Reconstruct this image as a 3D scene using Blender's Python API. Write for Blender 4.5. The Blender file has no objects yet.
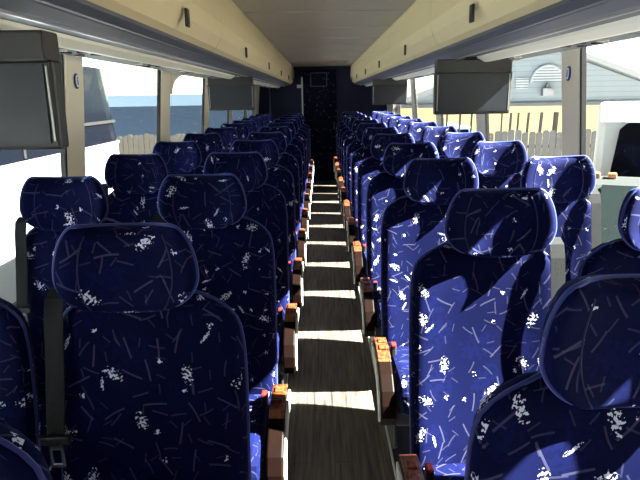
import bpy, bmesh, math, random
from mathutils import Vector, Matrix
random.seed(7)
C = bpy.context.scene.collection
PI = math.pi

# ------------------------------------------------------------------ helpers
def tag(o, label=None, cat=None, group=None, kind=None):
    if label: o['label'] = label
    if cat: o['category'] = cat
    if group: o['group'] = group
    if kind: o['kind'] = kind
    return o

def link(name, bm, m, parent=None, smooth=False, bevel=0, sharp=40):
    me = bpy.data.meshes.new(name)
    uv = bm.loops.layers.uv.verify()
    bm.normal_update()
    for f in bm.faces:
        n = f.normal
        a = max(range(3), key=lambda i: abs(n[i]))
        for l in f.loops:
            c = l.vert.co
            l[uv].uv = (c.y, c.z) if a == 0 else ((c.x, c.z) if a == 1 else (c.x, c.y))
        f.smooth = smooth
    bm.to_mesh(me); bm.free()
    me.materials.append(m)
    o = bpy.data.objects.new(name, me)
    C.objects.link(o)
    if parent: o.parent = parent
    if bevel:
        b = o.modifiers.new('bevel', 'BEVEL'); b.width = bevel; b.segments = 2
        b.limit_method = 'ANGLE'; b.angle_limit = math.radians(sharp)
    return o

def empty(name, loc=(0, 0, 0), rz=0):
    o = bpy.data.objects.new(name, None); C.objects.link(o)
    o.location = loc; o.rotation_euler = (0, 0, rz); o.empty_display_size = .1
    return o

def box(bm, x0, x1, y0, y1, z0, z1):
    v = [bm.verts.new(p) for p in ((x0,y0,z0),(x1,y0,z0),(x1,y1,z0),(x0,y1,z0),(x0,y0,z1),(x1,y0,z1),(x1,y1,z1),(x0,y1,z1))]
    for f in ((0,3,2,1),(4,5,6,7),(0,1,5,4),(1,2,6,5),(2,3,7,6),(3,0,4,7)):
        bm.faces.new([v[i] for i in f])
    return v

def bx(*a):
    bm = bmesh.new(); box(bm, *a); 
    bmesh.ops.recalc_face_normals(bm, faces=bm.faces)
    return bm

def prism(bm, pts, a0, a1, axis='y'):
    """pts: 2-D polygon; extruded along axis. y: pts are (x,z); x: pts are (y,z); z: pts are (x,y)"""
    def P(p, a):
        return {'y': (p[0], a, p[1]), 'x': (a, p[0], p[1]), 'z': (p[0], p[1], a)}[axis]
    A = [bm.verts.new(P(p, a0)) for p in pts]; B = [bm.verts.new(P(p, a1)) for p in pts]
    n = len(pts)
    fs = [bm.faces.new(A), bm.faces.new(B)]
    for i in range(n):
        j = (i+1) % n
        fs.append(bm.faces.new((A[i], A[j], B[j], B[i])))
    bmesh.ops.recalc_face_normals(bm, faces=fs)
    return bm

def prism_bm(*a, **k):
    return prism(bmesh.new(), *a, **k)

def tube(bm, pts, r, n=8, closed=False):
    pts = [Vector(p) for p in pts]; rings = []
    N = len(pts)
    for i, p in enumerate(pts):
        if closed: t = pts[(i+1) % N] - pts[i-1]
        else: t = pts[min(i+1, N-1)] - pts[max(i-1, 0)]
        t.normalize()
        a = Vector((0, 1, 0)) if abs(t.y) < .9 else Vector((1, 0, 0))
        u = t.cross(a).normalized(); w = t.cross(u)
        rings.append([bm.verts.new(p + r*(u*math.cos(2*PI*k/n) + w*math.sin(2*PI*k/n))) for k in range(n)])
    M = N if closed else N-1
    for i in range(M):
        A, B = rings[i], rings[(i+1) % N]
        for k in range(n):
            bm.faces.new((A[k], A[(k+1) % n], B[(k+1) % n], B[k]))
    if not closed:
        bm.faces.new(rings[0]); bm.faces.new(rings[-1])
    bmesh.ops.recalc_face_normals(bm, faces=bm.faces)
    return bm

def disc_bm(center, r, depth, axis='y', n=24, rz=None):
    rz = rz or r
    pts = [(r*math.cos(2*PI*k/n), rz*math.sin(2*PI*k/n)) for k in range(n)]
    cx, cy, cz = center
    if axis == 'y': return prism_bm([(cx+a, cz+b) for a, b in pts], cy-depth/2, cy+depth/2, 'y')
    if axis == 'x': return prism_bm([(cy+a, cz+b) for a, b in pts], cx-depth/2, cx+depth/2, 'x')
    return prism_bm([(cx+a, cy+b) for a, b in pts], cz-depth/2, cz+depth/2, 'z')

def pillow(W, Z, cen, T, nu=20, nv=16, p=6, q=6, ZU=None):
    """closed cushion. W(v) -> (xl, xr), Z(v) height, cen(u,v) -> centre y, T(u,v) thickness"""
    bm = bmesh.new()
    def prm(i, n):
        t = -1 + 2*i/n
        return math.sin(t*PI/2)*.55 + t*.45
    F = []; B = []
    for j in range(nv+1):
        v = prm(j, nv); rf = []; rb = []
        for i in range(nu+1):
            u = prm(i, nu)
            xl, xr = W(v); x = (xl+xr)/2 + u*(xr-xl)/2
            e = math.sqrt(max(0, 1-abs(u)**p))*math.sqrt(max(0, 1-abs(v)**q))
            c = cen(u, v); t = T(u, v)
            z = Z(v) + (ZU(u, v) if ZU else 0)
            vf = bm.verts.new((x, c - t/2*e, z)); rf.append(vf)
            if i in (0, nu) or j in (0, nv): rb.append(vf)
            else: rb.append(bm.verts.new((x, c + t/2*e, z)))
        F.append(rf); B.append(rb)
    for j in range(nv):
        for i in range(nu):
            bm.faces.new((F[j][i], F[j][i+1], F[j+1][i+1], F[j+1][i]))
            q4 = (B[j][i], B[j+1][i], B[j+1][i+1], B[j][i+1])
            if len(set(q4)) == 4:
                try: bm.faces.new(q4)
                except ValueError: pass
    bmesh.ops.recalc_face_normals(bm, faces=bm.faces)
    return bm

# ------------------------------------------------------------------ materials
def new_mat(name):
    m = bpy.data.materials.new(name); m.use_nodes = True
    nt = m.node_tree; b = nt.nodes['Principled BSDF']
    return m, nt, b

def plain(name, col, rough=.6, metal=0, spec=.5, noise=.0, nscale=8, bump=0, bscale=200, coat=0):
    m, nt, b = new_mat(name)
    b.inputs['Base Color'].default_value = (*col, 1); b.inputs['Roughness'].default_value = rough
    b.inputs['Metallic'].default_value = metal; b.inputs['Specular IOR Level'].default_value = spec
    b.inputs['Coat Weight'].default_value = coat
    tc = nt.nodes.new('ShaderNodeTexCoord')
    if noise:
        n = nt.nodes.new('ShaderNodeTexNoise'); n.inputs['Scale'].default_value = nscale; n.inputs['Detail'].default_value = 5
        nt.links.new(tc.outputs['Object'], n.inputs['Vector'])
        mx = nt.nodes.new('ShaderNodeMix'); mx.data_type = 'RGBA'
        mx.inputs[6].default_value = (*[c*(1-noise) for c in col], 1); mx.inputs[7].default_value = (*[min(1, c*(1+noise)) for c in col], 1)
        nt.links.new(n.outputs['Fac'], mx.inputs[0]); nt.links.new(mx.outputs[2], b.inputs['Base Color'])
    if bump:
        n = nt.nodes.new('ShaderNodeTexNoise'); n.inputs['Scale'].default_value = bscale
        nt.links.new(tc.outputs['Object'], n.inputs['Vector'])
        bp = nt.nodes.new('ShaderNodeBump'); bp.inputs['Strength'].default_value = bump; bp.inputs['Distance'].default_value = .002
        nt.links.new(n.outputs['Fac'], bp.inputs['Height']); nt.links.new(bp.outputs['Normal'], b.inputs['Normal'])
    return m

class N:
    def __init__(s, nt): s.nt = nt
    def val(s, sock, v):
        if isinstance(v, (int, float)): sock.default_value = v
        else: s.nt.links.new(v, sock)
    def m(s, op, a, b=0.0, c=None):
        n = s.nt.nodes.new('ShaderNodeMath'); n.operation = op
        s.val(n.inputs[0], a); s.val(n.inputs[1], b)
        if c is not None: s.val(n.inputs[2], c)
        return n.outputs[0]

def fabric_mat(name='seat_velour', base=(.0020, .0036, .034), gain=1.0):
    m, nt, b = new_mat(name); M = N(nt)
    uvn = nt.nodes.new('ShaderNodeUVMap')
    oi = nt.nodes.new('ShaderNodeObjectInfo')
    sx = nt.nodes.new('ShaderNodeSeparateXYZ'); nt.links.new(uvn.outputs[0], sx.inputs[0])
    U = M.m('ADD', sx.outputs[0], M.m('MULTIPLY', oi.outputs['Random'], 13.7))
    V = M.m('ADD', sx.outputs[1], M.m('MULTIPLY', oi.outputs['Random'], 7.3))
    def layer(scale, offs):
        cu = M.m('MULTIPLY_ADD', U, scale, offs); cv = M.m('MULTIPLY_ADD', V, scale, offs*.37)
        cb = nt.nodes.new('ShaderNodeCombineXYZ'); nt.links.new(cu, cb.inputs[0]); nt.links.new(cv, cb.inputs[1])
        vo = nt.nodes.new('ShaderNodeTexVoronoi'); vo.voronoi_dimensions = '2D'; vo.inputs['Scale'].default_value = 1
        vo.inputs['Randomness'].default_value = .75
        nt.links.new(cb.outputs[0], vo.inputs['Vector'])
        sp = nt.nodes.new('ShaderNodeSeparateXYZ'); nt.links.new(vo.outputs['Position'], sp.inputs[0])
        sc = nt.nodes.new('ShaderNodeSeparateColor'); nt.links.new(vo.outputs['Color'], sc.inputs[0])
        lx = M.m('SUBTRACT', cu, sp.outputs[0]); ly = M.m('SUBTRACT', cv, sp.outputs[1])
        return lx, ly, sc, cb
    def rot(lx, ly, ang):
        c = M.m('COSINE', ang); s = M.m('SINE', ang)
        u = M.m('ADD', M.m('MULTIPLY', lx, c), M.m('MULTIPLY', ly, s))
        v = M.m('SUBTRACT', M.m('MULTIPLY', ly, c), M.m('MULTIPLY', lx, s))
        return u, v
    def stroke(scale, offs, L, w, prob, curve=.5):
        lx, ly, sc, _ = layer(scale, offs)
        u, v = rot(lx, ly, M.m('MULTIPLY', sc.outputs[0], 6.283))
        k = M.m('MULTIPLY', M.m('SUBTRACT', sc.outputs[2], .5), curve)
        v = M.m('SUBTRACT', v, M.m('MULTIPLY', M.m('MULTIPLY', u, u), k))
        mk = M.m('MULTIPLY', M.m('LESS_THAN', M.m('ABSOLUTE', v), w), M.m('LESS_THAN', M.m('ABSOLUTE', u), L))
        return M.m('MULTIPLY', mk, M.m('LESS_THAN', sc.outputs[1], prob))
    def blot(scale, offs, L, w, prob, thr=.53, nsc=150):
        lx, ly, sc, cb = layer(scale, offs)
        u, v = rot(lx, ly, M.m('MULTIPLY', sc.outputs[0], 6.283))
        r = M.m('SQRT', M.m('ADD', M.m('POWER', M.m('DIVIDE', M.m('ABSOLUTE', u), L), 2), M.m('POWER', M.m('DIVIDE', M.m('ABSOLUTE', v), w), 2)))
        ns = nt.nodes.new('ShaderNodeTexNoise'); ns.inputs['Scale'].default_value = nsc; ns.inputs['Detail'].default_value = 2
        nt.links.new(uvn.outputs[0], ns.inputs['Vector'])
        t = M.m('SUBTRACT', ns.outputs['Fac'], M.m('MULTIPLY', r, .16))
        mk = M.m('MULTIPLY', M.m('GREATER_THAN', t, thr-.12), M.m('LESS_THAN', r, 1.15))
        return M.m('MULTIPLY', mk, M.m('LESS_THAN', sc.outputs[1], prob))
    s1 = stroke(13, 3.1, .36, .030, .8)
    s2 = stroke(15, 9.7, .30, .030, .75, .9)
    s3 = stroke(24, 21.3, .30, .040, .5, .2)
    b1 = blot(8.5, 5.3, .22, .11, .42, .55)
    b2 = blot(12, 17.9, .10, .08, .35, .55)
    b3 = blot(9, 31.2, .16, .035, .35, .5, 260)
    cl = blot(7, 41.2, .42, .30, .7, .50, 60)
    lines = M.m('MINIMUM', M.m('ADD', M.m('ADD', M.m('MULTIPLY', s1, .8), M.m('MULTIPLY', s2, .6)), M.m('MULTIPLY', s3, .5)), 1)
    blots = M.m('MINIMUM', M.m('ADD', M.m('ADD', b1, b2), b3), 1)
    def mix(fac, a, c):
        mx = nt.nodes.new('ShaderNodeMix'); mx.data_type = 'RGBA'
        M.val(mx.inputs[0], fac)
        for s, q in ((mx.inputs[6], a), (mx.inputs[7], c)):
            if isinstance(q, tuple): s.default_value = (*q, 1)
            else: nt.links.new(q, s)
        return mx.outputs[2]
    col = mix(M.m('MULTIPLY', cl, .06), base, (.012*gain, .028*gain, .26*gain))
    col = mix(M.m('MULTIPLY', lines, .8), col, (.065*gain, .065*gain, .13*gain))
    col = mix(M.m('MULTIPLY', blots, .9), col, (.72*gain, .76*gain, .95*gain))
    nt.links.new(col, b.inputs['Base Color'])
    b.inputs['Roughness'].default_value = .8; b.inputs['Specular IOR Level'].default_value = .06
    b.inputs['Sheen Weight'].default_value = .11; b.inputs['Sheen Roughness'].default_value = .35
    b.inputs['Sheen Tint'].default_value = (.16, .26, 1, 1)
    ns = nt.nodes.new('ShaderNodeTexNoise'); ns.inputs['Scale'].default_value = 600
    nt.links.new(uvn.outputs[0], ns.inputs['Vector'])
    bp = nt.nodes.new('ShaderNodeBump'); bp.inputs['Strength'].default_value = .25; bp.inputs['Distance'].default_value = .001
    nt.links.new(ns.outputs['Fac'], bp.inputs['Height']); nt.links.new(bp.outputs['Normal'], b.inputs['Normal'])
    return m

def burl_mat():
    m, nt, b = new_mat('burl_wood')
    tc = nt.nodes.new('ShaderNodeTexCoord')
    n = nt.nodes.new('ShaderNodeTexNoise'); n.inputs['Scale'].default_value = 35; n.inputs['Detail'].default_value = 6; n.inputs['Distortion'].default_value = 1.5
    nt.links.new(tc.outputs['Object'], n.inputs['Vector'])
    r = nt.nodes.new('ShaderNodeValToRGB'); r.color_ramp.elements[0].color = (.025, .006, .003, 1); r.color_ramp.elements[0].position = .35
    r.color_ramp.elements[1].color = (.26, .06, .018, 1); r.color_ramp.elements[1].position = .62
    nt.links.new(n.outputs['Fac'], r.inputs[0]); nt.links.new(r.outputs[0], b.inputs['Base Color'])
    b.inputs['Roughness'].default_value = .35; b.inputs['Coat Weight'].default_value = .4
    return m

def floor_mat():
    m, nt, b = new_mat('wood_look_floor')
    tc = nt.nodes.new('ShaderNodeTexCoord')
    mp = nt.nodes.new('ShaderNodeMapping'); mp.inputs['Scale'].default_value = (22, 1.2, 1)
    nt.links.new(tc.outputs['Object'], mp.inputs[0])
    n = nt.nodes.new('ShaderNodeTexNoise'); n.inputs['Scale'].default_value = 2.5; n.inputs['Detail'].default_value = 8
    nt.links.new(mp.outputs[0], n.inputs['Vector'])
    r = nt.nodes.new('ShaderNodeValToRGB'); r.color_ramp.elements[0].color = (.028, .021, .017, 1); r.color_ramp.elements[0].position = .3
    r.color_ramp.elements[1].color = (.17, .14, .115, 1); r.color_ramp.elements[1].position = .7
    nt.links.new(n.outputs['Fac'], r.inputs[0])
    mp2 = nt.nodes.new('ShaderNodeMapping'); mp2.inputs['Rotation'].default_value = (0, 0, PI/2)
    nt.links.new(tc.outputs['Object'], mp2.inputs[0])
    br = nt.nodes.new('ShaderNodeTexBrick'); br.inputs['Scale'].default_value = 1; br.inputs['Brick Width'].default_value = .9
    br.inputs['Row Height'].default_value = .1; br.inputs['Mortar Size'].default_value = .002
    br.inputs['Color1'].default_value = (1, 1, 1, 1); br.inputs['Color2'].default_value = (.7, .7, .7, 1); br.inputs['Mortar'].default_value = (.3, .3, .3, 1)
    nt.links.new(mp2.outputs[0], br.inputs['Vector'])
    mx = nt.nodes.new('ShaderNodeMix'); mx.data_type = 'RGBA'; mx.blend_type = 'MULTIPLY'; mx.inputs[0].default_value = .8
    nt.links.new(r.outputs[0], mx.inputs[6]); nt.links.new(br.outputs['Color'], mx.inputs[7])
    nt.links.new(mx.outputs[2], b.inputs['Base Color'])
    b.inputs['Roughness'].default_value = .5
    return m

def glass_mat(name='window_glass', tint=(.93, .96, .95), refl=.06):
    m, nt, b = new_mat(name); nt.nodes.remove(b)
    out = nt.nodes['Material Output']
    t = nt.nodes.new('ShaderNodeBsdfTransparent'); t.inputs[0].default_value = (*tint, 1)
    g = nt.nodes.new('ShaderNodeBsdfGlossy'); g.inputs['Roughness'].default_value = .02
    lw = nt.nodes.new('ShaderNodeLayerWeight'); lw.inputs['Blend'].default_value = .5
    M = N(nt); fac = M.m('ADD', M.m('MULTIPLY', M.m('POWER', lw.outputs['Facing'], 5), .2), .012)
    mx = nt.nodes.new('ShaderNodeMixShader')
    nt.links.new(fac, mx.inputs[0]); nt.links.new(t.outputs[0], mx.inputs[1]); nt.links.new(g.outputs[0], mx.inputs[2])
    nt.links.new(mx.outputs[0], out.inputs['Surface'])
    return m

def stripes_mat(name, c1, c2, period, axis=2, width=.12, rough=.7):
    m, nt, b = new_mat(name); M = N(nt)
    tc = nt.nodes.new('ShaderNodeTexCoord'); sp = nt.nodes.new('ShaderNodeSeparateXYZ'); nt.links.new(tc.outputs['Object'], sp.inputs[0])
    f = M.m('FRACT', M.m('ABSOLUTE', M.m('DIVIDE', sp.outputs[axis], period)))
    k = M.m('LESS_THAN', f, width)
    mx = nt.nodes.new('ShaderNodeMix'); mx.data_type = 'RGBA'; mx.inputs[6].default_value = (*c1, 1); mx.inputs[7].default_value = (*c2, 1)
    nt.links.new(k, mx.inputs[0]); nt.links.new(mx.outputs[2], b.inputs['Base Color']); b.inputs['Roughness'].default_value = rough
    return m

FAB = fabric_mat()
PIPE = plain('piping_blue', (.012, .02, .16), .6)
PIPE.node_tree.nodes['Principled BSDF'].inputs['Sheen Weight'].default_value = .8
PIPE.node_tree.nodes['Principled BSDF'].inputs['Sheen Tint'].default_value = (.3, .4, 1, 1)
SEAM = plain('seam_thread', (.006, .009, .07), .8)
WOOD = burl_mat(); FLOOR = floor_mat(); GLASS = glass_mat()
BEIGE = plain('cream_bin_plastic', (.53, .44, .25), .45, noise=.04, nscale=3)
CEIL = plain('ceiling_vinyl', (.33, .30, .23), .6, noise=.05, nscale=2)
CREAM = plain('cream_pillar', (.80, .72, .56), .5, noise=.03)
GREYP = plain('grey_blue_soffit', (.085, .09, .105), .5, noise=.05)
GREYD = plain('dark_groove', (.06, .065, .08), .5)
STRIP = plain('pale_edge_strip', (.80, .76, .62), .4)
ARMB = plain('dark_brown_armrest', (.006, .0025, .0018), .45, spec=.06, noise=.3, nscale=30)
BLACK = plain('black_rubber', (.012, .012, .013), .5)
DARKP = plain('dark_plastic', (.03, .032, .035), .45)
SCREEN = plain('monitor_screen', (.010, .014, .022), .35)
BEZEL = plain('monitor_bezel', (.02, .02, .022), .5)
SILVER = plain('silver_trim', (.45, .44, .42), .35, metal=.6)
METAL = plain('buckle_metal', (.55, .56, .58), .3, metal=.9)
BELT = plain('belt_webbing', (.014, .0155, .017), .75, spec=.15, bump=.6, bscale=400)
RED = plain('red_button', (.5, .02, .015), .4)
CAP = plain('pale_side_cap', (.62, .64, .58), .45)
NAVY = plain('navy_carpet', (.006, .008, .03), .9, noise=.3, nscale=60)
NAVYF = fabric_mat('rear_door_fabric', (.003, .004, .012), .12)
PLAT = plain('platform_carpet', (.02, .022, .04), .9, noise=.3, nscale=50)
RISER = plain('platform_nosing', (.55, .54, .50), .45)
SIGNB = plain('sign_blue', (.02, .04, .22), .4)
SIGNW = plain('sign_white', (.85, .85, .85), .5)
RUST = plain('orange_marking', (.5, .10, .02), .5, noise=.4, nscale=40)
SHADE = plain('grey_bracket', (.025, .024, .023), .5)

# ------------------------------------------------------------------ bus shell
YR = 11.2      # rear wall
YF = -2.2      # front end
HC = 2.19      # ceiling height
def wx(h): return 1.25 + .094*(1.4-h)       # inner side wall x at height h
SILL = .75; HEAD = 2.02

tag(link('floor', bx(-.265, .265, YF, YR, -.05, 0), FLOOR), kind='structure')
for s, nm in ((-1, 'trim_1'), (1, 'trim_2')):
    a, b_ = sorted((s*.267, s*1.36))
    tag(link('floor_platform' if 0 else nm, bx(a, b_, YF, YR, -.05, .03), PLAT), kind='structure')
for s, nm in ((-1, 'trim_3'), (1, 'trim_4')):
    a, b_ = sorted((s*.262, s*.267))
    tag(link(nm, bx(a, b_, YF, YR, .0, .034), RISER), kind='structure')
bm = bmesh.new()
box(bm, -.55, .55, YF, YR, HC, HC+.12)
for y in [0.4+.9*i for i in range(12)]:
    box(bm, -.55, .55, y, y+.012, HC-.004, HC+.02)
tag(link('ceiling', bm, CEIL, bevel=.003), kind='structure')
# roof above the racks
for s, nm in ((-1, 'trim_5'), (1, 'trim_6')):
    tag(link(nm, prism_bm([(s*.55, HC+.12), (s*.55, HC+.02), (s*1.17, 2.07), (s*1.18, HEAD), (s*1.34, HEAD), (s*1.30, HC-.05)], YF, YR), CREAM), kind='structure')
# lower side walls
for s, nm in ((-1, 'wall_left'), (1, 'wall_right')):
    tag(link(nm, prism_bm([(s*wx(.11), .0), (s*wx(SILL), SILL), (s*(wx(SILL)+.09), SILL), (s*(wx(0)+.09), -.05)], YF, YR), NAVY), kind='structure')
    # sill cap
    w = wx(SILL)
    tag(link('trim_7' if s < 0 else 'trim_8', prism_bm([(s*(w-.02), SILL-.02), (s*(w-.02), SILL+.03), (s*(w+.09), SILL+.04), (s*(w+.09), SILL-.02)], YF, YR), GREYP, bevel=.008), kind='structure')
# rear wall
tag(link('wall_rear', bx(-1.36, 1.36, YR, YR+.08, -.05, HC+.12), NAVY), kind='structure')
# unseen front end, made solid to keep daylight off the seat fronts
bm = bx(-1.36, 1.36, YF-.08, YF, -.3, HC+.12)
tag(link('wall_front_blocker', bm, NAVY), kind='structure')

wn = 2; tn = 9
for s in (-1, 1):
    PY = [-2.1] + [(2.8+1.64*k if s < 0 else 2.95+1.68*k) for k in range(-2, 5)] + [10.98]
    for i, y in enumerate(PY):
        hw = (.13 if i > 3 else .105) if 0 < i < len(PY)-1 else (.12 if i == 0 else .55)  # last one widened into a solid bay, blocking sun from the rear wall
        pass
        bm = prism_bm([(s*wx(SILL+.03), SILL+.03), (s*wx(HEAD), HEAD), (s*(wx(HEAD)+.022), HEAD), (s*(wx(SILL)+.022), SILL+.03)], y-hw, y+hw)
        o = link('trim_%d' % tn, bm, CREAM, bevel=.012); tn += 1
        tag(o, kind='structure')
        g = prism_bm([(s*(wx(SILL+.03)+.006), SILL+.03), (s*(wx(HEAD)+.006), HEAD), (s*(wx(HEAD)+.028), HEAD), (s*(wx(SILL)+.028), SILL+.03)], y-hw-.02, y-hw)
        link('gasket', g, BLACK, o)
    for i in range(len(PY)-1):
        y0, y1 = PY[i]+.05, PY[i+1]-.05
        if i == len(PY)-2: y1 = PY[i+1]-.5
        g = prism_bm([(s*(wx(SILL)+.03), SILL), (s*(wx(HEAD)+.03), HEAD), (s*(wx(HEAD)+.035), HEAD), (s*(wx(SILL)+.035), SILL)], y0, y1)
        o = link('window_%d' % wn, g, GLASS); wn += 1
        tag(o, kind='structure')
        if s < 0 and abs(PY[i]-4.44) < .01:      # window with a rounded upper corner
            bm = bmesh.new(); R = .5; Rz = .16; yy = PY[i]+.12; HT = 1.835
            pts = [(yy, HEAD), (yy, HT-Rz)] + [(yy+R-R*math.cos(t), HT-Rz+Rz*math.sin(t)) for t in [PI/2*k/8 for k in range(1, 9)]] + [(yy+1.42, HT), (yy+1.42, HEAD)]
            prism(bm, pts, s*1.225, s*1.205, 'x')
            link('corner_filler', bm, CREAM, o)

# ------------------------------------------------------------------ luggage racks
RY1 = 11.08
def rack(s):
    side = 'left' if s < 0 else 'right'
    root = empty('luggage_rack', (s*.8, 0, 1.83))
    tag(root, 'cream overhead luggage rack with black latches running above the %s windows' % side, 'luggage rack', 'overhead luggage racks')
    ox = s*.8
    def pr(name, pts, y0, y1, m, parent, bevel=0, smooth=False):
        bm = prism_bm([(s*x-ox, z-1.83) for x, z in pts], y0, y1)
        return link(name, bm, m, parent, bevel=bevel, smooth=smooth)
    # bin doors
    outer = [(.545, 2.185), (.532, 2.08), (.532, 2.00), (.545, 1.94), (.575, 1.89), (.612, 1.868)]
    inner = [(x+.02, z+.004) for x, z in reversed(outer)]
    ys = [YF+.02] + [(.5 if s < 0 else .52)+ .85 + 1.7*k for k in range(-1, 6)] + [RY1]
    for i in range(len(ys)-1):
        y0, y1 = ys[i]+.003, ys[i+1]-.003
        d = pr('bin_door', outer+inner, y0, y1, BEIGE, root)
        for f in d.data.polygons: f.use_smooth = False
        yc = (y0+y1)/2
        bm = bx(s*.526-ox-.006, s*.526-ox+.006, yc-.02, yc+.02, 1.895-1.83, 1.96-1.83)
        link('latch', bm, BLACK, d, bevel=.004)
    # inner body box
    pr('rack_body', [(.58, 2.15), (.57, 2.0), (.62, 1.872), (.70, 1.845), (.93, 1.845), (1.0, 1.845), (1.05, 1.95), (1.16, 2.03), (1.16, 2.07)], YF+.02, RY1, GREYD, root)
    pr('edge_moulding', [(.602, 1.880), (.602, 1.862), (.625, 1.846), (.64, 1.846), (.64, 1.872)], YF+.02, RY1, GREYD, root)
    pr('soffit', [(.612, 1.868), (.65, 1.845), (.70, 1.832), (.80, 1.832), (.80, 1.852), (.70, 1.852)], YF+.02, RY1, GREYP, root)
    pr('soffit_ridge', [(.715, 1.834), (.720, 1.826), (.730, 1.826), (.735, 1.834)], YF+.02, RY1, SILVER, root)
    pr('edge_strip', [(.80, 1.84), (.805, 1.822), (.84, 1.803), (.865, 1.803), (.865, 1.85), (.80, 1.85)], YF+.02, RY1, STRIP, root, bevel=.003)
    k = 0; y = -1.6
    while y < 10.7:
        u = pr('service_panel', [(.865, 1.815), (.865, 1.85), (1.0, 1.85), (1.0, 1.808)], y+.004, y+.856, GREYP, root)
        for xx, yy, rr in ((.90, .30, .022), (.965, .30, .022), (.90, .42, .020), (.965, .42, .020)):
            link('air_vent', disc_bm((s*xx-ox, y+yy, 1.812-1.83), rr, .014, 'z', 16), BLACK, u)
        link('reading_lamp', disc_bm((s*.935-ox, y+.2, 1.812-1.83), .02, .014, 'z', 16), SILVER, u)
        y += .86; k += 1
    return root
rack(-1); rack(1)

# ------------------------------------------------------------------ seats
def ring_pts(W, Z, cen, n=40, ZU=None):
    """points round the outline of a pillow"""
    pts = []
    m = n; Z0 = Z
    zu = ZU or (lambda u, v: 0)
    Z = lambda v, u=1: Z0(v) + zu(u, v)
    for k in range(m+1):
        v = -1+2*k/m; xl, xr = W(v); pts.append((xr, cen(1, v), Z(v)))
    for k in range(1, 8):
        u = 1-2*k/8; xl, xr = W(1); pts.append(((xl+xr)/2+u*(xr-xl)/2, cen(u, 1), Z(1, u)))
    for k in range(m, -1, -1):
        v = -1+2*k/m; xl, xr = W(v); pts.append((xl, cen(-1, v), Z(v)))
    for k in range(1, 8):
        u = -1+2*k/8; xl, xr = W(-1); pts.append(((xl+xr)/2+u*(xr-xl)/2, cen(u, -1), Z(-1, u)))
    return pts

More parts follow.
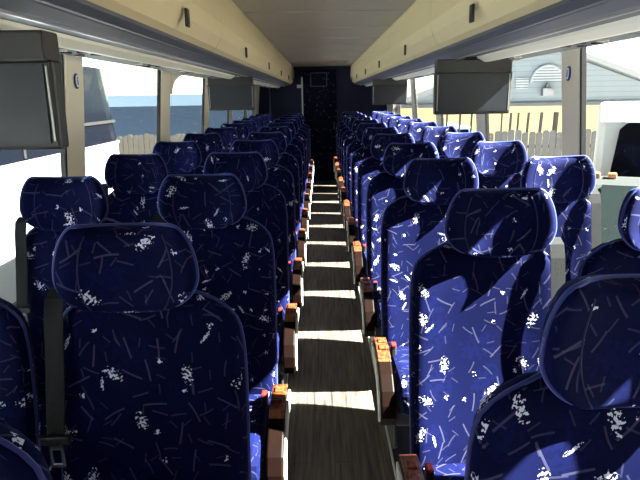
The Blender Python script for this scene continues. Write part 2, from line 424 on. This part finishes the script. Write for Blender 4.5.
G = .03   # platform height: seat roots stand on it
def make_seat(s, aisle):
    """s=+1: seat right of the aisle (aisle on its -x side). faces -Y."""
    root = empty('coach_seat')
    nz = -G
    # backrest -------------------------------------------------
    zb, zt = .40, 1.185
    def Wb(v):
        t = max(0, v); w = .232*(1-.22*t**7)
        if v > .8: w -= .05*((v-.8)/.2)**2.2
        xc = -.03
        xs = (xc-w, xc+w)
        return (xs[0]*s, xs[1]*s) if s > 0 else (xs[1]*s, xs[0]*s)
    Zb = lambda v: nz + (zb+zt)/2 + v*(zt-zb)/2
    def Cb(u, v): 
        return .055 - .075*(1-v) - .036*abs(u)**4 + .010*math.cos(v*3)
    Tb = lambda u, v: .11
    back = link('backrest', pillow(Wb, Zb, Cb, Tb, 22, 26, 8, 10), FAB, root, smooth=True)
    link('piping', tube(bmesh.new(), ring_pts(Wb, Zb, Cb), .0045, 6, True), PIPE, back, smooth=True)
    # headrest -------------------------------------------------
    def Uh(u, v): return abs(u)**2.4*(.012*max(0, v) + .034*max(0, -v))
    def Wh(v):
        a = max(0, 1-abs(v)**1.9)**.62; w = (.112 if v > 0 else .102) + (.053 if v > 0 else .063)*a
        return (-w, w)
    Zh = lambda v: nz + 1.246 + v*.104
    def Ch(u, v): return .012 + .016*(1-u*u) - .052*abs(u)**2.6 + .012*v
    Th = lambda u, v: .105
    head = link('headrest', pillow(Wh, Zh, Ch, Th, 24, 18, 5, 9, Uh), FAB, root, smooth=True)
    link('piping', tube(bmesh.new(), ring_pts(Wh, Zh, Ch, 40, Uh), .0045, 6, True), PIPE, head, smooth=True)
    for sg in (-1, 1):
        seam = bmesh.new()
        pts = []
        for k in range(13):
            v = -.86+1.72*k/12; u = sg*.66
            e = math.sqrt(1-abs(u)**5)*math.sqrt(1-abs(v)**9)
            w = Wh(v)[1]
            pts.append((u*w, Ch(u, v)-Th(u, v)/2*e-.0005, Zh(v)+Uh(u, v)))
        tube(seam, pts, .0018, 5)
        link('seam', seam, SEAM, head, smooth=True)
    # cushion --------------------------------------------------
    bm = bmesh.new()
    pts = [(-.06, .40), (-.52, .385), (-.555, .41), (-.57, .45), (-.565, .49), (-.54, .515), (-.50, .525), (-.30, .515), (-.06, .50)]
    x0, x1 = (-.235, .20) if s > 0 else (-.20, .235)
    prism(bm, [(y, z+nz) for y, z in pts], x0, x1, 'x')
    link('seat_cushion', bm, FAB, root, bevel=.022, sharp=60)
    # under frame ---------------------------------------------
    x0, x1 = (-.25, .20) if s > 0 else (-.20, .25)
    link('seat_frame', bx(x0, x1, -.52, -.02, .33+nz, .40+nz), DARKP, root, bevel=.01)
    if aisle:
        lg = bmesh.new()
        lx = -.05*s
        prism(lg, [(-.40, .34+nz), (-.12, .34+nz), (-.18, .10+nz), (-.10, G+nz), (-.46, G+nz), (-.36, .10+nz)], lx-.02, lx+.02, 'x')
        link('pedestal', lg, DARKP, root, bevel=.004)
        # aisle armrest
        arm_x = -.285*s
        prof = [(-.17, .555), (-.20, .572), (-.30, .580), (-.38, .568), (-.46, .535), (-.52, .49), (-.548, .44), (-.555, .39), (-.54, .35),
                (-.50, .335), (-.46, .35), (-.44, .39), (-.40, .43), (-.34, .455), (-.24, .47), (-.17, .48)]
        a = link('armrest', prism_bm([(y, z+nz) for y, z in prof], arm_x-.028, arm_x+.028, 'x'), ARMB, root, bevel=.006)
        tp = [(-.172, .558), (-.20, .573), (-.30, .581), (-.37, .571), (-.40, .558), (-.402, .563), (-.372, .577), (-.30, .588), (-.20, .581), (-.172, .566)]
        link('wood_top', prism_bm([(y, z+nz) for y, z in tp], arm_x-.027, arm_x+.027, 'x'), WOOD, a, bevel=.003)
        cres = [(-.18, .548), (-.30, .568), (-.38, .556), (-.45, .52), (-.51, .475), (-.54, .43), (-.545, .39), (-.53, .36), (-.505, .35),
                (-.495, .40), (-.455, .445), (-.40, .475), (-.32, .50), (-.20, .52)]
        xs = sorted((arm_x-s*.028, arm_x-s*.037))
        link('side_cap', prism_bm([(y, z+nz) for y, z in cres], xs[0], xs[1], 'x'), CAP, a, bevel=.003)
        for ya in (-.27, -.335): link('inlay', bx(arm_x-.016, arm_x+.016, ya, ya+.04, .580+nz, .592+nz), WOOD, a, bevel=.003)
        # lower side skirt under the armrest
        xk = arm_x+s*.035
        link('side_panel', prism_bm([(y, z+nz) for y, z in [(-.12, .48), (-.42, .44), (-.50, .22), (-.42, .16), (-.14, .16), (-.07, .3)]], *sorted((xk, xk+.012*s)), 'x'), DARKP, root, bevel=.003)
    # belt ------------------------------------------------------
    bxs = .180*s
    def strap(zs, w=.022, th=.0035):
        bm = bmesh.new(); ring = []
        for z, y, dx in zs:
            x = bxs + dx*s
            ring.append([bm.verts.new(p) for p in ((x-w, y, z+nz), (x+w, y, z+nz), (x+w, y+th, z+nz), (x-w, y+th, z+nz))])
        for A, B in zip(ring, ring[1:]):
            for k in range(4): bm.faces.new((A[k], A[(k+1) % 4], B[(k+1) % 4], B[k]))
        bm.faces.new(ring[0]); bm.faces.new(ring[-1]); bmesh.ops.recalc_face_normals(bm, faces=bm.faces)
        return bm
    belt = link('seat_belt', strap([(1.17, .055, -.004), (1.196, .035, -.003), (1.205, .0, -.002), (1.19, -.028, -.001), (1.15, -.042, 0), (1.0, -.068, .004), (.86, -.092, .010)]), BELT, root)
    bb = bmesh.new(); x = bxs+.010*s; box(bb, x-.036, x+.036, -.101, -.085, .845+nz, .868+nz)
    bmesh.ops.recalc_face_normals(bb, faces=bb.faces)
    link('belt_guide', bb, BLACK, belt, bevel=.004)
    bb = bmesh.new()
    box(bb, x-.017, x-.011, -.098, -.092, .785+nz, .848+nz); box(bb, x+.011, x+.017, -.098, -.092, .785+nz, .848+nz)
    box(bb, x-.017, x+.017, -.098, -.092, .785+nz, .793+nz); box(bb, x-.017, x+.017, -.098, -.092, .832+nz, .848+nz)
    bmesh.ops.recalc_face_normals(bb, faces=bb.faces)
    link('latch_plate', bb, METAL, belt, bevel=.001)
    # red-button buckle on the aisle side of the cushion
    x = -.225*s
    bk = link('belt_buckle', bx(x-.012, x+.012, -.235, -.195, .50+nz, .552+nz), DARKP, root, bevel=.006)
    link('release_button', bx(x-.010, x+.010, -.239, -.203, .548+nz, .560+nz), RED, bk, bevel=.003)
    return root

protos = {(s, a): make_seat(s, a) for s in (-1, 1) for a in (True, False)}
used = set()
def kids(o): return [c for c in C.objects if c.parent == o]
def dup(root):
    r = root.copy(); C.objects.link(r)
    for ch in kids(root):
        c = ch.copy(); C.objects.link(c); c.parent = r
        for g in kids(ch):
            d = g.copy(); C.objects.link(d); d.parent = c
    return r
ORD = ['first', 'second', 'third', 'fourth', 'fifth', 'sixth', 'seventh', 'eighth', 'ninth', 'tenth', 'eleventh', 'twelfth']
special = {
 (-1, 0, True): 'aisle seat nearest on the left, grey belt and metal latch beside it',
 (1, 0, True): 'seat at the lower right corner of the photo, its big headrest partly sunlit',
 (1, 1, True): 'second aisle seat on the right, diagonal sun band across its headrest',
}
def place(s, row, aisle, d, nrows):
    key = (s, aisle)
    if key in used: o = dup(protos[key])
    else: o = protos[key]; used.add(key)
    o.location = (s*((.495 if (s, row) != (1, 0) else .455) if aisle else 1.02), d, G)
    side = 'left' if s < 0 else 'right'
    if (s, row, aisle) in special: lab = 'blue patterned ' + special[(s, row, aisle)]
    else:
        if aisle: lab = 'blue patterned aisle seat with burl wood armrest, %s row from the front on the %s' % (ORD[row], side)
        else: lab = 'blue patterned window seat beside the %s glass, %s row from the front' % (side, ORD[row])
        if row == nrows-1: lab = 'blue patterned %s seat in the rearmost %s row before the dark bulkhead' % ('aisle' if aisle else 'window', side)
    tag(o, lab, 'bus seat', 'coach seats %s of the aisle' % side)
for k in range(12):
    for a in (True, False): place(1, k, a, .82+.86*k, 12)
for k in range(11):
    for a in (True, False): place(-1, k, a, 1.267+.86*k, 11)
# a single seat at the very front left, only its shoulder shows
o = dup(protos[(-1, False)]); o.location = (-.70, .70, G)
tag(o, 'blue speckled seat at the bottom left corner, only its rounded shoulder showing', 'bus seat', 'coach seats left of the aisle')

# ------------------------------------------------------------------ drop-down monitors
def monitor(x, d, lab, w=.42, h=.265, top=1.795):
    root = empty('monitor', (x, d, top))
    tag(root, lab, 'monitor', 'drop-down monitors under the racks')
    link('bracket', bx(-w/2*.96, w/2*.96, -.03, .05, -.045, .025), SHADE, root, bevel=.006)
    link('hinge', bx(-.05, .05, -.01, .04, .0, .04), SHADE, root)
    hs = bmesh.new()
    pts = [(-w/2, -.04), (w/2, -.04), (w/2-.004, -h), (-w/2+.004, -h)]
    prism(hs, pts, -.02, .03)
    link('housing', hs, BEZEL, root, bevel=.008)
    bm = bmesh.new(); prism(bm, [(-w/2+.022, -.052), (w/2-.022, -.052), (w/2-.026, -h+.016), (-w/2+.026, -h+.016)], -.024, -.019)
    sc = link('screen', bm, SCREEN, root)
    for sg in (-1, 1): link('silver_edge', bx(sg*(w/2-.016)-.002, sg*(w/2-.016)+.002, -.0235, -.0185, -h+.02, -.055), SILVER, root)
    return root
monitor(-.89, 1.40, 'dark drop-down monitor nearest on the left, cut by the picture edge', .44, .25, 1.775)
monitor(.79, 3.17, 'dark drop-down monitor in front of the white gabled house on the right')
monitor(-.85, 5.25, 'dark drop-down monitor farther back below the left luggage rack')
monitor(.78, 6.85, 'small dark drop-down monitor farthest back below the right luggage rack')

# ------------------------------------------------------------------ pillar signs
for s, y, side in ((-1, 2.80, 'left'), (1, 2.95, 'right')):
    h = 1.73; x = s*(wx(h)-.006)
    root = empty('pillar_sign', (x, y, h))
    tag(root, 'small oval blue and white sign on the nearest cream %s window pillar' % side, 'sign', 'oval pillar signs')
    link('plate', disc_bm((0, 0, 0), .022, .006, 'x', 24, .036), SIGNB, root)
    link('white_field', disc_bm((-s*.004, 0, 0), .015, .003, 'x', 24, .028), SIGNW, root)
    g = bmesh.new(); box(g, -s*.006-.001, -s*.006+.001, -.005, .005, -.018, .006)
    bmesh.ops.recalc_face_normals(g, faces=g.faces)
    link('figure', g, SIGNB, root)
    link('figure_head', disc_bm((-s*.006, 0, .013), .005, .002, 'x', 12), SIGNB, root)

# ------------------------------------------------------------------ rear bulkhead
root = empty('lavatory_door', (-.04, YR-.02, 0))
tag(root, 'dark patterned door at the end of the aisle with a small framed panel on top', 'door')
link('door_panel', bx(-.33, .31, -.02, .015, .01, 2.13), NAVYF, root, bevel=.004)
fb = bmesh.new()
box(fb, -.19, -.175, -.03, -.02, 1.82, 2.08); box(fb, .115, .13, -.03, -.02, 1.82, 2.08); box(fb, -.19, .13, -.03, -.02, 1.82, 1.835); box(fb, -.19, .13, -.03, -.02, 2.065, 2.08)
bmesh.ops.recalc_face_normals(fb, faces=fb.faces)
link('panel_frame', fb, DARKP, root)
link('door_edge', bx(-.365, -.34, -.03, .015, .01, 2.0), SILVER, root)
hb = bx(.25, .27, -.05, -.02, 1.0, 1.14); link('handle', hb, DARKP, root)
tag(link('support_pole', tube(bmesh.new(), [(-1.02, YR-.05, .03), (-1.02, YR-.05, 1.82)], .012, 10), SILVER, smooth=True), 'thin pale vertical rail on the dark left rear wall', 'rail')
root = empty('exit_panel', (0, YR-1.7, HC-.012))
tag(root, 'cream ceiling panel with faded orange markings at the rear end', 'panel')
link('plate', bx(-.42, .42, -.1, .1, -.012, .012), CEIL, root, bevel=.003)
for a, b_ in ((-.26, -.16), (-.13, -.02), (.02, .1), (.13, .27)): link('orange_marking', bx(a, b_, -.06, .04, -.016, -.011), RUST, root)
for sg in (-1, 1): link('screw_cap', disc_bm((sg*.37, -.02, -.014), .018, .008, 'z', 12), DARKP, root)
tag(link('wall_bracket', bx(-.49, -.40, YR-.07, YR, 1.80, 1.86), SILVER, bevel=.004), 'small pale fitting high on the rear wall left of the door', 'bracket')

# ------------------------------------------------------------------ outdoors
GZ = -1.25
ASPH = plain('pale_yard', (.20, .195, .18), .9, noise=.12, nscale=1.5)
tag(link('ground', bx(-60, 60, -30, 80, GZ-.3, GZ), ASPH), kind='structure')
WHITE = plain('white_paint', (.42, .46, .50), .35)
CLAP = stripes_mat('white_clapboard', (.32, .37, .41), (.22, .27, .31), .22, 2, .10)
DGLASS = plain('dark_vehicle_glass', (.003, .004, .007), .15, spec=.12); DGLASS.node_tree.nodes['Principled BSDF'].inputs['IOR'].default_value = 1.15
TRIMG = plain('eave_grey', (.16, .17, .18), .7)
CREAMW = plain('cream_house_wall', (.85, .70, .36), .8, noise=.05, nscale=2)
SHINGLE = stripes_mat('pale_green_shingle', (.17, .22, .18), (.08, .11, .095), .28, 2, .22)
FENCE = plain('weathered_fence_wood', (.055, .055, .056), .85, noise=.35, nscale=9)
FENCE2 = plain('weathered_fence_wood_light', (.075, .068, .058), .85, noise=.35, nscale=9)
POST = plain('brown_post_wood', (.022, .014, .01), .8, noise=.3, nscale=12)
BLUEW = plain('slate_blue_wall', (.045, .085, .16), .8, noise=.08, nscale=1.5)
FASC = plain('light_blue_fascia', (.13, .20, .29), .6)
PALER = stripes_mat('pale_metal_roof', (.15, .175, .14), (.12, .14, .115), .6, 0, .06)
LOUV = stripes_mat('louvre_grey', (.55, .57, .60), (.18, .2, .22), .11, 2, .4)
AMBER = plain('amber_lens', (.35, .17, .07), .3)
TYRE = plain('tyre_rubber', (.015, .015, .015), .8)

# white gabled house on the right
HX, HY = 9.5, 24.5
root = empty('gabled_house', (HX, HY, GZ))
tag(root, 'white clapboard house with a wide gable, round louvred vent and pale shingled roof behind', 'house')
z0 = -GZ
eave, peak, hwid = 1.2, 3.45, 6.2
link('gable_wall', prism_bm([(-hwid, eave+z0), (hwid, eave+z0), (0, peak-.05+z0)], 0, .15), CLAP, root)
bm = bmesh.new()
for sg in (-1, 1):
    prism(bm, [(0, peak+z0), (0, peak+.22+z0), (sg*(hwid+.6), eave-.2+.22+z0), (sg*(hwid+.6), eave-.2+z0)], -.4, 9)
link('gable_roof', bm, TRIMG, root)
link('lower_wall', bx(-hwid, hwid, .6, .75, 0, eave+z0), CREAMW, root)
link('soffit_beam', bx(-hwid-.1, hwid+.1, -.12, .7, eave-.12+z0, eave+.03+z0), TRIMG, root)
R = .64
pts = [(R*math.cos(t), 2.06+z0+R*math.sin(t)) for t in [PI*k/16 for k in range(17)]]
v = link('round_vent', prism_bm(pts, -.05, .02), LOUV, root)
fr = bmesh.new()
P2 = [((R+.05)*math.cos(t), -.05, 2.04+z0+(R+.05)*math.sin(t)) for t in [PI*k/16 for k in range(17)]] + [(-R-.05, -.05, 2.04+z0)]
tube(fr, P2, .05, 6); link('vent_frame', fr, WHITE, v)
v = link('square_vent', bx(-1.32, -.80, -.05, .02, 1.80+z0, 2.24+z0), LOUV, root)
link('square_vent', bx(.80, 1.32, -.05, .02, 1.80+z0, 2.24+z0), LOUV, root)
lm = bmesh.new(); box(lm, -.22, .22, -.25, .0, 1.50+z0, 1.80+z0); prism(lm, [(-.12, 1.80+z0), (.12, 1.80+z0), (.04, 2.02+z0), (-.04, 2.02+z0)], -.2, -.05)
bmesh.ops.recalc_face_normals(lm, faces=lm.faces)
link('wall_lamp', lm, TRIMG, root)
bm = bmesh.new()
prism(bm, [(2.0, 1.15+z0), (11, 5.6+z0), (11, 5.3+z0), (2.0, .85+z0)], -10.5, 9.5, 'x')
link('main_roof', bm, SHINGLE, root)
link('main_wall', bx(-10.2, 9.2, 2.4, 2.6, 0, 1.1+z0), CREAMW, root)

# fences
def fence(x0, x1, y, top, m, lab, w=.145, step=.165, rail=True, nmax=90):
    root = empty('picket_fence', ((x0+x1)/2, y, GZ)); cx = (x0+x1)/2
    tag(root, lab, 'fence')
    n = min(nmax, int((x1-x0)/step))
    for i in range(n):
        x = x0-cx+i*step; t = top-GZ+random.uniform(-.05, .05); l = random.uniform(-.01, .01)
        bm = prism_bm([(x, .02), (x+w, .02), (x+w+l, t-.04), (x+w*.75+l, t), (x+w*.25+l, t), (x+l, t-.04)], 0, .02)
        link('picket', bm, m, root)
    r = bmesh.new()
    for z in (.4, 1.4): box(r, x0-cx, x0-cx+n*step, .02, .06, z, z+.09)
    bmesh.ops.recalc_face_normals(r, faces=r.faces)
    link('rail', r, m, root)
fence(3.2, 12.2, 15.6, .62, FENCE, 'grey weathered picket fence outside the right windows in front of the white house', .17, .19)
fence(-9.5, -2.6, 17.6, .58, FENCE2, 'pale weathered picket fence outside the left windows in front of the blue building', .145, .165)
for i, (px, w) in enumerate(((444, .06), (456, .07), (468, .06), (480, .06), (499, .05), (507, .07), (514.5, .06), (523, .07), (535, .09), (551, .14), (603, .14), (611, .09))):
    z = 15.9; x = (px-320)/560*z-.04
    w = w*.75
    tp = 1.1
    l = random.uniform(.0, .10)+.02*0
    bm = prism_bm([(-w/2, 0), (w/2, 0), (w/2+l, tp-GZ), (-w/2+l, tp-GZ)], -w/2, w/2)
    o = link('fence_pole', bm, POST); o.location = (x, 16.1, GZ)
    where = ['leftmost of the poles, under the right monitor', 'second pole from the left, under the right monitor', 'third pole from the left, under the right monitor', 'fourth pole from the left, by the right end of the monitor',
      'first thin pole right of the monitor', 'second thin pole right of the monitor', 'third pole right of the monitor', 'fourth pole right of the monitor', 'fifth pole right of the monitor', 'thick pole below the gable lamp',
      'thick pole right of the cream pillar', 'thinner pole next to the white shuttle'][i]
    tag(o, 'brown wooden ' + where, 'pole', 'brown poles behind the grey fence')

# blue building on the left
root = empty('blue_building', (-9, 24, GZ))
tag(root, 'long slate blue building with pale roof and light blue fascia outside the left windows', 'building')
link('wall', bx(-12, 7.2, 0, .3, 0, 1.38+z0), BLUEW, root)
link('fascia', bx(-12.3, 7.4, -.5, -.4, 1.36+z0, 1.78+z0), FASC, root)
link('roof', prism_bm([(-.38, 1.80+z0), (9, 6.6+z0), (9, 6.3+z0), (-.38, 1.62+z0)], -12.3, 7.4, 'x'), PALER, root)
link('side_wall', bx(7.0, 7.2, .3, 9, 0, 1.7+z0), BLUEW, root)

# parked coach on the left
CX = -4.0
root = empty('parked_coach', (CX, 3, GZ))
tag(root, 'white parked coach with dark windows alongside the left windows', 'bus')
Y0, Y1 = -8.0, 8.7
def coach_slab(z_a, z_b, xi, m, name, y1a, y1b, inset=0.0, par=root):
    bm = bmesh.new()
    # plan outline with a rounded far end
    def ring(z, y1):
        pts = [(-2.5+inset, Y0), (xi, Y0)]
        for k in range(7):
            t = PI/2*k/6
            pts.append((xi-.55+.55*math.cos(t), y1-.9+.9*math.sin(t)))
        pts.append((-2.0, y1)); pts.append((-2.5+inset, y1-.5))
        return [bm.verts.new((x, y, z)) for x, y in pts]
    A, B = ring(z_a, y1a), ring(z_b, y1b)
    bm.faces.new(A); bm.faces.new(B)
    n = len(A)
    for i in range(n): bm.faces.new((A[i], A[(i+1) % n], B[(i+1) % n], B[i]))
    bmesh.ops.recalc_face_normals(bm, faces=bm.faces)
    return link(name, bm, m, par)
H = lambda h: h-GZ
body = coach_slab(.35, H(.86), 0, WHITE, 'body', Y1-.1, Y1)
win = coach_slab(H(.86), H(2.2), -.02, DGLASS, 'window_band', Y1, Y1-.45, .02)
coach_slab(H(2.2), H(2.35), -.04, WHITE, 'roof', Y1-.45, Y1-.8, .04)
bm = bmesh.new()
for yy in [-6+1.75*k for k in range(8)]: box(bm, -.03, .004, yy, yy+.06, H(.9), H(2.18))
box(bm, -.03, .006, Y0, Y1-.7, H(1.22), H(1.27)); bmesh.ops.recalc_face_normals(bm, faces=bm.faces)
link('window_divider', bm, BLACK, root)
link('side_moulding', bx(-.01, .012, Y0, Y1-.6, H(.83), H(.87)), SILVER, root)
link('lower_stripe', bx(-.01, .012, Y0, Y1-.6, H(.10), H(.28)), FASC, root)
for yy in (-5, 4.5): 
    link('wheel', disc_bm((-.12, yy, .5), .5, .3, 'x', 32), TYRE, root)

# shuttle vehicle on the right
root = empty('shuttle_bus', (3.2, 6.7, GZ), -.45)
tag(root, 'white shuttle bus with dark front window and amber roof lights at the right edge', 'van')
W = 2.2
bm = prism_bm([(0.0, .45), (-.02, 1.9), (.10, 2.55), (.35, 2.70), (5.0, 2.70), (5.0, .45)], 0, W, 'x')
link('body', bm, WHITE, root, bevel=.09)
wd = prism_bm([(.24, 1.72), (W-.3, 1.72), (W-.25, 1.8), (W-.3, 2.46), (W-.4, 2.54), (.32, 2.54), (.24, 2.46), (.17, 1.82)], -.05, 0.06)
wf = link('front_window', wd, DGLASS, root, bevel=.02)
cab = prism_bm([(-.0, .5), (-.0, 1.78), (-.15, 1.94), (-.55, 1.975), (-.85, 1.93), (-1.45, 1.38), (-2.3, 1.15), (-2.45, .9), (-2.45, .5)], -.06, W-.12, 'x')
cabo = link('cab', cab, plain('pale_green_white', (.02, .025, .025), .6), root, bevel=.06)
link('windscreen', prism_bm([(-.90, 1.94), (-.86, 1.90), (-1.42, 1.37), (-1.50, 1.40)], .10, W-.25, 'x'), plain('green_windscreen', (.012, .017, .016), .15), root)
for k, xx in enumerate((.04, .20, .72, 1.3, 1.85)):
    link('marker_light', bx(xx-.045, xx+.045, -.62, -.50, 1.97, 2.025), AMBER, root, bevel=.015)
for yy in (-1.6, 3.5):
    link('wheel', disc_bm((.2, yy, .38), .38, .25, 'x', 28), TYRE, root)
    link('wheel', disc_bm((W-.2, yy, .38), .38, .25, 'x', 28), TYRE, root)

# small blue and white car in front of the house
root = empty('parked_car', (4.05, 19.2, GZ))
tag(root, 'pale blue parked car seen beyond the far right window', 'car')
CARB = plain('car_blue', (.22, .36, .62), .25, coat=.5)
cb = prism_bm([(-1.0, .35), (-1.0, .95), (-.9, 1.25), (.9, 1.25), (1.0, .95), (1.0, .35)], -2.0, 2.0)
link('body', cb, CARB, root, bevel=.08)
cc = prism_bm([(-.85, 1.25), (-.65, 1.9), (.65, 1.9), (.85, 1.25)], -1.2, 1.5)
link('cabin', cc, CARB, root, bevel=.08)
link('windscreen', prism_bm([(-.68, 1.32), (-.55, 1.8), (.55, 1.8), (.68, 1.32)], -1.23, -1.19), DGLASS, root)
for a in (-.85, .85):
    for b_ in (-1.3, 1.3): link('wheel', disc_bm((a, b_, .33), .33, .22, 'x', 24), TYRE, root)

# ------------------------------------------------------------------ light
sun = bpy.data.lights.new('sun', 'SUN'); sun.energy = 112; sun.angle = .009; sun.color = (1, .95, .86)
so = bpy.data.objects.new('sun', sun); C.objects.link(so)
d = Vector((1, -.115, .90)); so.rotation_euler = d.to_track_quat('Z', 'Y').to_euler()
w = bpy.data.worlds.new('world'); bpy.context.scene.world = w; w.use_nodes = True
nt = w.node_tree; bg = nt.nodes['Background']
tc = nt.nodes.new('ShaderNodeTexCoord'); sp = nt.nodes.new('ShaderNodeSeparateXYZ'); nt.links.new(tc.outputs['Generated'], sp.inputs[0])
rp = nt.nodes.new('ShaderNodeValToRGB'); rp.color_ramp.elements[0].color = (.92, .95, 1, 1); rp.color_ramp.elements[1].color = (.35, .58, 1, 1)
rp.color_ramp.elements[0].position = .05; rp.color_ramp.elements[1].position = .8
nt.links.new(sp.outputs[2], rp.inputs[0]); nt.links.new(rp.outputs[0], bg.inputs[0])
bg.inputs[1].default_value = .38

# ------------------------------------------------------------------ camera
cam = bpy.data.cameras.new('camera'); co = bpy.data.objects.new('camera', cam); C.objects.link(co)
cam.sensor_width = 36; cam.lens = 31.5; cam.clip_start = .02; cam.clip_end = 300
M_ = Matrix.Rotation(math.radians(.3), 4, 'Z') @ Matrix.Rotation(math.radians(90-14.4), 4, 'X') @ Matrix.Rotation(math.radians(-1.0), 4, 'Z')
co.matrix_world = Matrix.Translation((-.04, 0, 1.64)) @ M_
sc = bpy.context.scene; sc.camera = co
sc.view_settings.view_transform = 'Standard'; sc.view_settings.look = 'None'; sc.view_settings.gamma = 1
sc.view_settings.use_curve_mapping = False
sc.view_settings.exposure = -0.1
